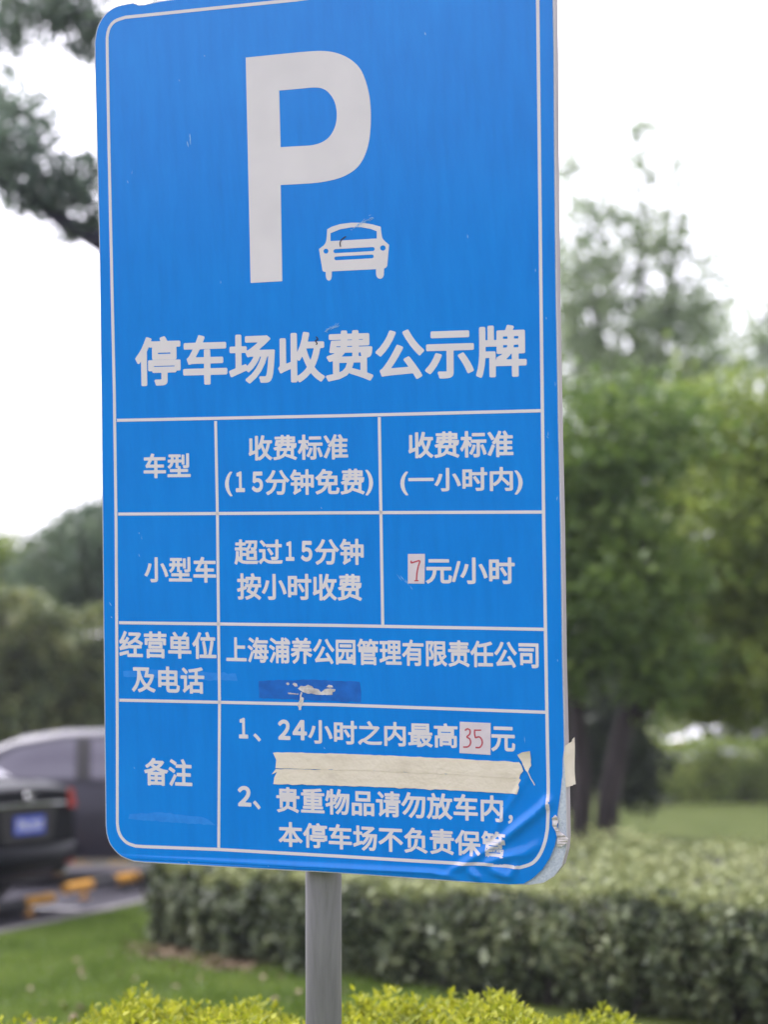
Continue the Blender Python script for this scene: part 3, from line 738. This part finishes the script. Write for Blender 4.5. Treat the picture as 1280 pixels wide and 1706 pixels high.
def tree(name, label, cat, base, stems, blobs, leaf, mat, bark='bark', group=None, up=.3):
    """stems: list of (points, radii) world; blobs: (centre, radii, clumps, leaves per clump, spread)"""
    root = empty(name, (base[0], base[1], 0)); off = np.array([base[0], base[1], 0])
    tb = MB()
    for pts, rr in stems: tb.tube([np.asarray(p) - off for p in pts], rr, 8)
    tb.build('trunk', M[bark], root, True)
    P = np.concatenate([clumps(*b) for b in blobs]); P = P[P[:, 2] > .05]
    leaf_mesh('crown', P, leaf, M[mat], root, up=up, off=off, aspect=.55)
    return tag(root, label, cat, group)
def blob(px, py, Y, rx, ry, nc, nl, spread, dz=1.0, hollow=.35):
    sc_ = FPX / Y; c = at(px, py, Y); return (c, (rx / sc_, rx / sc_ * dz, ry / sc_), nc, nl, spread, hollow)
def limb(*pts): return [at(*p) for p in pts]

# right-hand trees beyond the hedge
b1 = at(985, 1455, 20.0); b1[2] = 0
tree('dark_tree', 'dark green leafy tree with twin leaning stems right of the sign', 'tree', b1,
     [([(b1[0] - .12, 20, 0)] + limb((972, 1300, 20), (958, 1150, 20), (945, 980, 20), (960, 800, 20)), [.11, .09, .075, .055, .03]),
      ([(b1[0] + .10, 20, 0)] + limb((1015, 1330, 20), (1040, 1210, 20), (1075, 1080, 20), (1110, 900, 20)), [.13, .11, .095, .07, .04]),
      (limb((1040, 1210, 20), (1120, 1140, 20), (1200, 1100, 20)), [.08, .05, .02]), (limb((958, 1150, 20), (900, 1050, 20), (850, 950, 20)), [.07, .05, .02])],
     [blob(990, 720, 20, 120, 90, 46, 36, .22), blob(985, 800, 20, 115, 90, 60, 60, .17), blob(960, 900, 20, 130, 120, 80, 60, .16), blob(1040, 960, 19.6, 120, 110, 70, 60, .15),
      blob(960, 1070, 19.6, 100, 80, 46, 60, .14), blob(1060, 1100, 19.8, 110, 70, 40, 60, .13), blob(1085, 720, 20.5, 100, 80, 36, 40, .22), blob(830, 900, 20.4, 130, 200, 80, 50, .18)], .10, 'leaf_dark')
b2 = at(1345, 1400, 23.0); b2[2] = 0
tree('olive_tree', 'broad olive-green tree with drooping sprays at the right edge', 'tree', b2,
     [([(b2[0], 23, 0)] + limb((1335, 1250, 23), (1310, 1100, 23), (1270, 900, 23)), [.2, .17, .13, .05]), (limb((1320, 1150, 23), (1230, 1060, 23), (1150, 1000, 23)), [.1, .06, .03])],
     [blob(1190, 700, 23, 140, 80, 44, 40, .26), blob(1200, 790, 23, 110, 80, 50, 60, .18), blob(1280, 800, 23, 120, 130, 70, 60, .18), blob(1190, 880, 22.6, 120, 100, 70, 60, .17), blob(1280, 990, 22.6, 120, 110, 70, 60, .17),
      blob(1180, 1040, 22.6, 110, 90, 50, 60, .16), blob(1260, 1130, 22.6, 130, 80, 56, 60, .16), blob(1380, 950, 23, 120, 240, 80, 60, .2), blob(1150, 1150, 22.8, 80, 50, 24, 50, .16), blob(1200, 1165, 22.8, 90, 36, 24, 50, .16), blob(1110, 1090, 22.8, 60, 60, 24, 50, .16)], .11, 'leaf_olive')
b3 = at(1060, 1390, 40.0); b3[2] = 0
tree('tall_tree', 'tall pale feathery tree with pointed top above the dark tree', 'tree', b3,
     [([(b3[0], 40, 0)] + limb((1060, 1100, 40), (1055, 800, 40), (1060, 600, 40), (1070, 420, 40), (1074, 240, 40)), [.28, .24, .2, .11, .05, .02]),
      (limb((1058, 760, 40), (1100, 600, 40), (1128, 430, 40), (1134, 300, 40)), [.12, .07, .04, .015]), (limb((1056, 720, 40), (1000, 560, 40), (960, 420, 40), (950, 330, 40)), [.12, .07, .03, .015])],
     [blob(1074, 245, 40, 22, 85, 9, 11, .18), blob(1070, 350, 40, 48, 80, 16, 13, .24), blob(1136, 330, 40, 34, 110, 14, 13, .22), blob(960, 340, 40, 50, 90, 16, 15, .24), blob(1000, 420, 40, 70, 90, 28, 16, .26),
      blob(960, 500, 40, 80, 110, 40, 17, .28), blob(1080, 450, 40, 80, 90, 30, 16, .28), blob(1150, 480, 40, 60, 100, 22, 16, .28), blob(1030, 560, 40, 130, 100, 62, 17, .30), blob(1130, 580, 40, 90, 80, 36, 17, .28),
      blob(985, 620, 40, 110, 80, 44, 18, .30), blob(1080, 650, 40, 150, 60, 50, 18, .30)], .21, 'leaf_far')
b4 = at(1290, 1380, 44.0); b4[2] = 0
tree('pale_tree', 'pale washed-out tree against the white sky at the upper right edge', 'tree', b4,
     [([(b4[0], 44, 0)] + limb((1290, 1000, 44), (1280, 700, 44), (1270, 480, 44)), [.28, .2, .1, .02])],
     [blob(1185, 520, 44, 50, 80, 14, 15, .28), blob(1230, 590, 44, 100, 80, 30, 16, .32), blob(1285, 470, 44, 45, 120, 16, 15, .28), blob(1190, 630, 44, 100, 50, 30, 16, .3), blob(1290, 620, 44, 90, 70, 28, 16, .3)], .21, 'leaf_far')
b8 = at(1010, 1380, 27.0); b8[2] = 0
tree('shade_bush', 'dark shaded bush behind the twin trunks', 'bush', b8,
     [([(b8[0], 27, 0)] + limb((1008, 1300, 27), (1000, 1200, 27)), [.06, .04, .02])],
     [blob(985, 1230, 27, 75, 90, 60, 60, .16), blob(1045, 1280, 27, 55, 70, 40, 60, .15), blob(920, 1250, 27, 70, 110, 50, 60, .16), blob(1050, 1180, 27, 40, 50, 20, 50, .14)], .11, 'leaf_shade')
# left background
b5 = at(260, 1370, 33.0); b5[2] = 0
tree('round_tree', 'dark blue-green bushy tree rising over the left hedge beside the sign', 'tree', b5,
     [([(b5[0], 33, 0)] + limb((260, 1150, 33), (250, 950, 33), (240, 860, 33)), [.2, .16, .1, .04])],
     [blob(120, 950, 33, 95, 80, 70, 60, .2), blob(180, 900, 33, 70, 70, 50, 60, .2), blob(230, 930, 33, 130, 120, 100, 60, .22), blob(90, 1000, 33, 80, 50, 40, 50, .2), blob(330, 1000, 33, 150, 110, 70, 50, .25)], .13, 'leaf_blue')
b6 = at(-30, 1370, 34.0); b6[2] = 0
tree('small_tree', 'small soft green tree half cut by the left frame edge above the hedge', 'tree', b6,
     [([(b6[0], 34, 0)] + limb((-30, 1100, 34), (-28, 920, 34)), [.14, .1, .03])],
     [blob(-30, 930, 34, 60, 60, 34, 50, .2), blob(-10, 985, 34, 60, 50, 34, 50, .2), blob(40, 990, 34, 50, 40, 26, 50, .18)], .13, 'leaf_olive')
# bough reaching out of a tree that stands behind the sign
b7 = at(430, 1450, 17.6); b7[2] = 0
tree('bough_tree', 'tree behind the sign whose dark bough and leaves reach the upper left corner', 'tree', b7,
     [([(b7[0], 17.6, 0)] + limb((425, 1200, 17.6), (400, 900, 17.6), (360, 640, 17.4), (300, 510, 17.2), (230, 445, 17), (165, 402, 16.9), (95, 362, 16.8), (40, 325, 16.7), (-40, 270, 16.6), (-120, 240, 16.5)),
       [.21, .19, .16, .13, .115, .105, .085, .065, .045, .03, .015]),
      (limb((400, 900, 17.6), (420, 600, 17.8), (330, 300, 18), (220, 80, 18), (110, 10, 18), (20, -60, 18)), [.14, .12, .09, .07, .04, .015]),
      (limb((95, 362, 16.8), (70, 300, 16.8), (30, 240, 16.8)), [.035, .02, .008]), (limb((165, 402, 16.9), (150, 330, 16.8), (140, 280, 16.7)), [.035, .02, .008])],
     [blob(60, 200, 16.8, 40, 30, 10, 24, .12), blob(20, 20, 18, 60, 50, 16, 26, .14), blob(130, 20, 18, 40, 50, 16, 26, .13), blob(10, 170, 17, 30, 40, 10, 24, .12), blob(20, 265, 16.8, 62, 45, 31, 24, 0.138), blob(75, 315, 16.8, 60, 36, 31, 24, 0.123), blob(140, 300, 16.8, 40, 42, 19, 24, 0.123), blob(-30, 250, 16.7, 50, 50, 25, 24, 0.138),
      blob(100, 30, 18, 55, 30, 17, 22, 0.138), blob(30, 40, 18, 40, 50, 14, 20, 0.152), blob(140, 75, 18, 24, 30, 11, 22, 0.123), blob(15, 100, 18, 22, 34, 8, 20, 0.123), blob(60, -40, 18, 90, 40, 29, 22, 0.165),
      blob(300, 60, 18, 100, 60, 31, 22, 0.179), blob(150, 372, 16.9, 20, 16, 7, 20, 0.083), blob(120, 388, 16.9, 26, 10, 5, 16, 0.068)], .085, 'leaf_bough', bark='barkd')

def long_hedge(name, label, cat, ax, bx, Y, h, dep, n, leaf, mat, lumps=.12, back=.0):
    root = empty(name, ((ax + bx) / 2, Y, 0)); c = np.array([(ax + bx) / 2, Y, 0])
    x = R_.uniform(ax, bx, n); q = R_.random(n)
    top = h + lumps * np.sin(x * 2.1) + lumps * .7 * np.sin(x * 5.3 + 1)
    z = np.where(q < .75, R_.random(n) ** .8 * top, top + R_.normal(0, .05, n)); yy = np.where(q < .75, R_.normal(0, .10, n) + .12 * np.sin(x * 3 + z * 4) + .1 * np.sin(x * 7 - z * 5), R_.uniform(0, dep, n))
    yy = np.where((q < .75), yy + np.maximum(0, z - top + .5) ** 2 * .8, yy)
    leaf_mesh('foliage', np.column_stack([x, Y + yy, z]), leaf, M[mat], root, up=.5, off=c, N=np.array([0, -.7, .7]), aspect=.6)
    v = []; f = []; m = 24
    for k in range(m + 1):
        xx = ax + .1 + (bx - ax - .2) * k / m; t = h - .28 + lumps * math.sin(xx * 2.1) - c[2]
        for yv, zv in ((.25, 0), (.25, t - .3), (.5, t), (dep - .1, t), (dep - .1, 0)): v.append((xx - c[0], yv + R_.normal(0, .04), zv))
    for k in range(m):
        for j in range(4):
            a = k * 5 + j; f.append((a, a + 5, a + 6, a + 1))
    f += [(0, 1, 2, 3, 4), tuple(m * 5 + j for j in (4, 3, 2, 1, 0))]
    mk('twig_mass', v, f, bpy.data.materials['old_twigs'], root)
    return tag(root, label, cat)
long_hedge('tall_hedge', 'tall hedge with pale new growth on top behind the parked cars', 'hedge', -7.5, 0.5, 26.2, 3.0, 1.6, 26000, .11, 'leaf_tan')
long_hedge('far_hedge', 'clipped green hedge beyond the far lawn under the right trees', 'hedge', 4.2, 12.5, 38.0, 1.06, 1.4, 12000, .10, 'leaf_olive', .04)

# ================================================================= CARS AND WHEEL STOPS
PROF = [(0, 0), (.84, 0), (.94, .05), (.985, .22), (1, .48), (.992, .66), (.965, .80), (.93, .90), (.86, .965), (.70, .995), (0, 1.01)]
ST = [(0.0, .70, .40, .97), (.004, .74, .37, 1.0), (.02, .77, .35, 1.02), (.10, .84, .31, 1.045), (.22, .885, .26, 1.06), (.5, .905, .235, 1.075), (1.0, .912, .22, 1.03), (1.9, .915, .20, 1.0), (2.9, .915, .20, .985),
      (3.5, .91, .21, .975), (4.1, .895, .24, .90), (4.5, .85, .29, .80), (4.68, .77, .34, .72), (4.75, .60, .40, .62)]
CB = [(.42, .70, 1.05), (.62, .80, 1.13), (.85, .82, 1.255), (1.15, .82, 1.375), (1.6, .825, 1.445), (2.1, .83, 1.455), (2.5, .83, 1.415), (2.85, .82, 1.29), (3.2, .80, 1.12), (3.5, .76, .97)]
def interp(tab, x, k): return float(np.interp(x, [t[0] for t in tab], [t[k] for t in tab]))
def body_pt(x, i, side=1):
    w_, z0, z1 = interp(ST, x, 1), interp(ST, x, 2), interp(ST, x, 3); y, z = PROF[i]
    return (x, side * y * w_, z0 + z * (z1 - z0))
def cab_pt(x, t, side=1, out=0.0):          # t: 0 belt .. 1 roof edge
    wb, zt = interp(CB, x, 1), interp(CB, x, 2); zb = .95
    wr = wb - .24 * min(1, (zt - .95) / .5); z = zb + (zt - .055 - zb) * t
    y = wb + (wr - wb) * t ** 1.2 + out
    return (x, side * y, z)
def sedan(name, paint, label, loc, rz, plate=None, group=None, detail=True):
    root = empty(name, loc, rz); tag(root, label, 'car', group)
    v = []; f = []; n = len(PROF); m = 2 * n - 2
    for x, *_ in ST:
        ring = [body_pt(x, i, 1) for i in range(n)] + [body_pt(x, i, -1) for i in range(n - 2, 0, -1)]
        v += ring
    for k in range(len(ST) - 1):
        for i in range(m): f.append((k*m+i, (k+1)*m+i, (k+1)*m+(i+1) % m, k*m+(i+1) % m))
    f.append(tuple(range(m))); f.append(tuple((len(ST)-1)*m + i for i in range(m))[::-1])
    body = mk('body', v, f, paint, root, True)
    sb = body.modifiers.new('s', 'SUBSURF'); sb.levels = 1; sb.render_levels = 2
    cv = []; cf = []
    for x, wb, zt in CB:
        prof = [cab_pt(x, t, 1) for t in (0, .33, .66, .9, 1)]; zz = prof[-1][2]; y = prof[-1][1]
        half = prof + [(x, y - .05, zz + .035), (x, y - .16, zz + .052), (x, 0, zz + .062)]
        cv += half + [(a, -b, c) for a, b, c in half[-2::-1]]
    q = 15
    for k in range(len(CB) - 1):
        for i in range(q - 1): cf.append((k*q+i, (k+1)*q+i, (k+1)*q+i+1, k*q+i+1))
    cab = mk('cabin', cv, cf, paint, root, True)
    def pane(nm, cols, side, mat=M['glass'], out=.012):          # cols: (x, t of lower edge, t of upper edge)
        pv = [cab_pt(x, a + (b - a) * r / 6, side, out) for x, a, b in cols for r in range(7)]
        ff = [(k*7+r, (k+1)*7+r, (k+1)*7+r+1, k*7+r+1) for k in range(len(cols) - 1) for r in range(6)]
        return mk(nm, pv, ff, mat, root, True)
    for side in (1, -1):
        pane('side_window', [(.80, .14, .17), (.85, .13, .4), (1.0, .13, .74), (1.15, .12, .87), (1.4, .11, .92), (1.6, .10, .93), (1.72, .10, .93)], side)
        pane('side_window', [(1.86, .10, .93), (2.1, .10, .93), (2.45, .09, .92), (2.5, .09, .88), (2.65, .09, .72), (2.82, .1, .45), (2.95, .1, .12)], side)
        pane('pillar_trim', [(1.725, .09, .94), (1.79, .09, .94), (1.855, .09, .94)], side, M['trim'], .014)
        mk('window_trim', [cab_pt(x, t, side, .012) for x, t in [(.72, .10), (3.0, .03), (3.0, .085), (.76, .15)]], [(0, 1, 2, 3)], M['chrome'], root)
    def slope(nm, x0, x1, wf=.86):
        pv = []
        for k in range(7):
            x = x0 + (x1 - x0) * k / 6; p = cab_pt(x, 1); yy = p[1] - .04
            pv += [(x, yy * wf, p[2] + .050), (x, -yy * wf, p[2] + .050)]
            if abs(k - 3) < 9: pv[-2] = (x, yy * wf, p[2] + .0455); pv[-1] = (x, -yy * wf, p[2] + .0455)
        ff = [(2*k, 2*k+1, 2*k+3, 2*k+2) for k in range(6)]
        pv = [(a, b, c + .022) for a, b, c in pv]
        return mk(nm, pv, ff, M['glass'], root)
    slope('rear_window', .5, 1.18); slope('windscreen', 2.5, 3.35)
    for x in (.98, 3.74):
        for side in (1, -1):
            wb_ = MB(); wb_.tube([(x, side * .70, .325), (x, side * .905, .325)], .325, 24)
            tyre = wb_.build('wheel', M['tyre'], root)
            rb = MB(); rb.tube([(x, side * .80, .325), (x, side * .912, .325)], .21, 20); rb.build('rim', M['rimm'], tyre)
            ab = MB(); pts = [(x + .39 * math.cos(a), side * .918, .325 + .39 * math.sin(a)) for a in np.linspace(-.15, math.pi + .15, 14)]
            ab.tube(pts, .022, 6); ab.build('wheel_arch', M['trim'], root)
    for side in (1, -1):
        sb_ = MB(); sb_.box((1.35, side * .90 - .02, .19), (3.35, side * .90 + .02, .25)); sb_.build('sill_strip', M['chrome'], root)
        tl = MB()
        tl.add([(-.016, side * .60, .85), (-.014, side * .74, .84), (.10, side * .872, .83), (.30, side * .918, .87), (-.012, side * .60, .995), (.006, side * .72, 1.0), (.11, side * .845, .995), (.30, side * .90, .975)],
               [(0, 1, 5, 4), (1, 2, 6, 5), (2, 3, 7, 6)])
        tl.build('tail_light', M['tail'], root)
        rf = MB(); rf.box((-.004, side * .66 - .07, .40), (.06, side * .66 + .07, .435)); rf.build('reflector', M['tail'], root)
    if detail:
        tb = MB(); tb.tube([(-.012, -.56, .885), (-.026, -.3, .892), (-.03, 0, .895), (-.026, .3, .892), (-.012, .56, .885)], .013, 8); tb.build('chrome_strip', M['chrome'], root)
        bt = MB(); bt.tube([(.10, -.84, .565), (-.02, -.6, .545), (-.055, 0, .54), (-.02, .6, .545), (.10, .84, .565)], .012, 8); bt.build('bumper_crease', M['trim'], root, True)
        bb = MB(); bb.tube([(.16, -.86, .55), (.03, -.68, .50), (-.035, -.3, .48), (-.045, 0, .48), (-.035, .3, .48), (.03, .68, .50), (.16, .86, .55)], [.07, .085, .09, .09, .09, .085, .07], 12); bb.build('bumper', paint, root, True)
        rc = MB(); rc.add([(-.012, -.36, .60), (-.012, .36, .60), (-.016, .42, .87), (-.016, -.42, .87)], [(0, 1, 2, 3)]); rc.build('plate_recess', M['trim'], root)
        em = MB(); 
        em.tube([(-.02, .06 * math.cos(a), .95 + .032 * math.sin(a)) for a in np.linspace(0, 2*math.pi, 20)], .0055, 6); em.tube([(-.02, -.042, .942), (-.02, 0, .966), (-.02, .042, .942)], .0045, 6)
        em.build('emblem', M['chrome'], root)
        ex = MB(); ex.tube([(-.03, -.55, .335), (.1, -.55, .335)], .035, 12); ex.build('exhaust_tip', M['chrome'], root)
    if plate:
        pb = MB(); pb.box((-.030, -.22, .665), (-.022, .22, .805)); po = pb.build('number_plate', M['plate'], root)
        bm = text_bm(plate, (.198, .682, -.198, .788), .04)       # mirrored in y: read from behind
        mk('plate_characters', [(-.032, v_.co.x, v_.co.y) for v_ in bm.verts], [[q_.index for q_ in fc.verts] for fc in bm.faces], M['platetext'], po); bm.free()
    return root
# black car: rear towards the kerb
al = rad(68)
bn = np.array([math.sin(al), -math.cos(al)])           # outward normal of its rear
rp = at(44, 1372, 16.45)
sedan('black_car', M['blackpaint'], 'glossy black saloon showing its tail, red lamp and blue number plate', (rp[0], rp[1], 0), math.atan2(-bn[1], -bn[0]), '沪SL7537')
# grey car broadside behind it
gp = at(-215, 1473, 19.3); ga = rad(8)
sedan('grey_car', M['greypaint'], 'dark grey saloon parked side-on behind the black car', (gp[0], gp[1] + .9, 0), ga, detail=False)
# pale cars far away, glimpsed through the gap under the trees
for k, (px, Y) in enumerate([(1110, 50.0), (1215, 52.0)]):
    p = at(px, 1230, Y)
    sedan('white_car', M['whitepaint'], ['white car glimpsed under the trees nearest the dark trunk', 'white car glimpsed under the trees farther right of the trunk'][k], (p[0], p[1], 0), rad(8), detail=False, group='white cars beyond the far hedge')

def stop_bar(label, a, b):
    a, b = np.array(a), np.array(b); L = np.linalg.norm(b - a); rz = math.atan2(b[1] - a[1], b[0] - a[0])
    root = empty('wheel_stop_bar', (a[0], a[1], 0), rz); n = 5; sg = L / n; z = .115
    for k in range(n):
        mb = MB(); mb.tube([(k * sg + .0005, 0, z), (k * sg + sg * .5, 0, z), ((k + 1) * sg - .0005, 0, z)], .044 if k % 2 == 0 else .0435, 20)
        o = mb.build('yellow_band' if k % 2 == 0 else 'black_band', M['yellow'] if k % 2 == 0 else M['black'], root)
    for k, x in enumerate((.38 * sg * 2, L / 2, L - .38 * sg * 2)):
        mb = MB(); mb.tube([(x, 0, .005), (x, 0, z - .02)], .022, 14); mb.box((x - .035, -.04, .006), (x + .035, .04, .014))
        mb.build('leg', M['yellow'] if k != 1 else M['black'], root)
    return tag(root, label, 'wheel stop', 'striped wheel stops along the kerb')
e1 = at(85, 1500, 17.1); s1 = e1[:2] - D * 2.6
stop_bar('yellow and black wheel stop bar under the black car\'s tail', s1, e1[:2])
e2 = at(108, 1492, 17.9)
stop_bar('yellow and black wheel stop bar on open bay in front of the grey car', e2[:2], e2[:2] + D * 2.5)

# ================================================================= AIR
hz = MB(); hz.box((-60, -12, -1), (60, 70, 16))
m, t, o = newmat('thin_haze'); pv = t.nodes.new('ShaderNodeVolumePrincipled')
pv.inputs['Color'].default_value = (.86, .91, 1, 1); pv.inputs['Density'].default_value = .0006; pv.inputs['Anisotropy'].default_value = .2
t.links.new(pv.outputs[0], o.inputs['Volume'])
tag(hz.build('haze', m), kind='stuff')
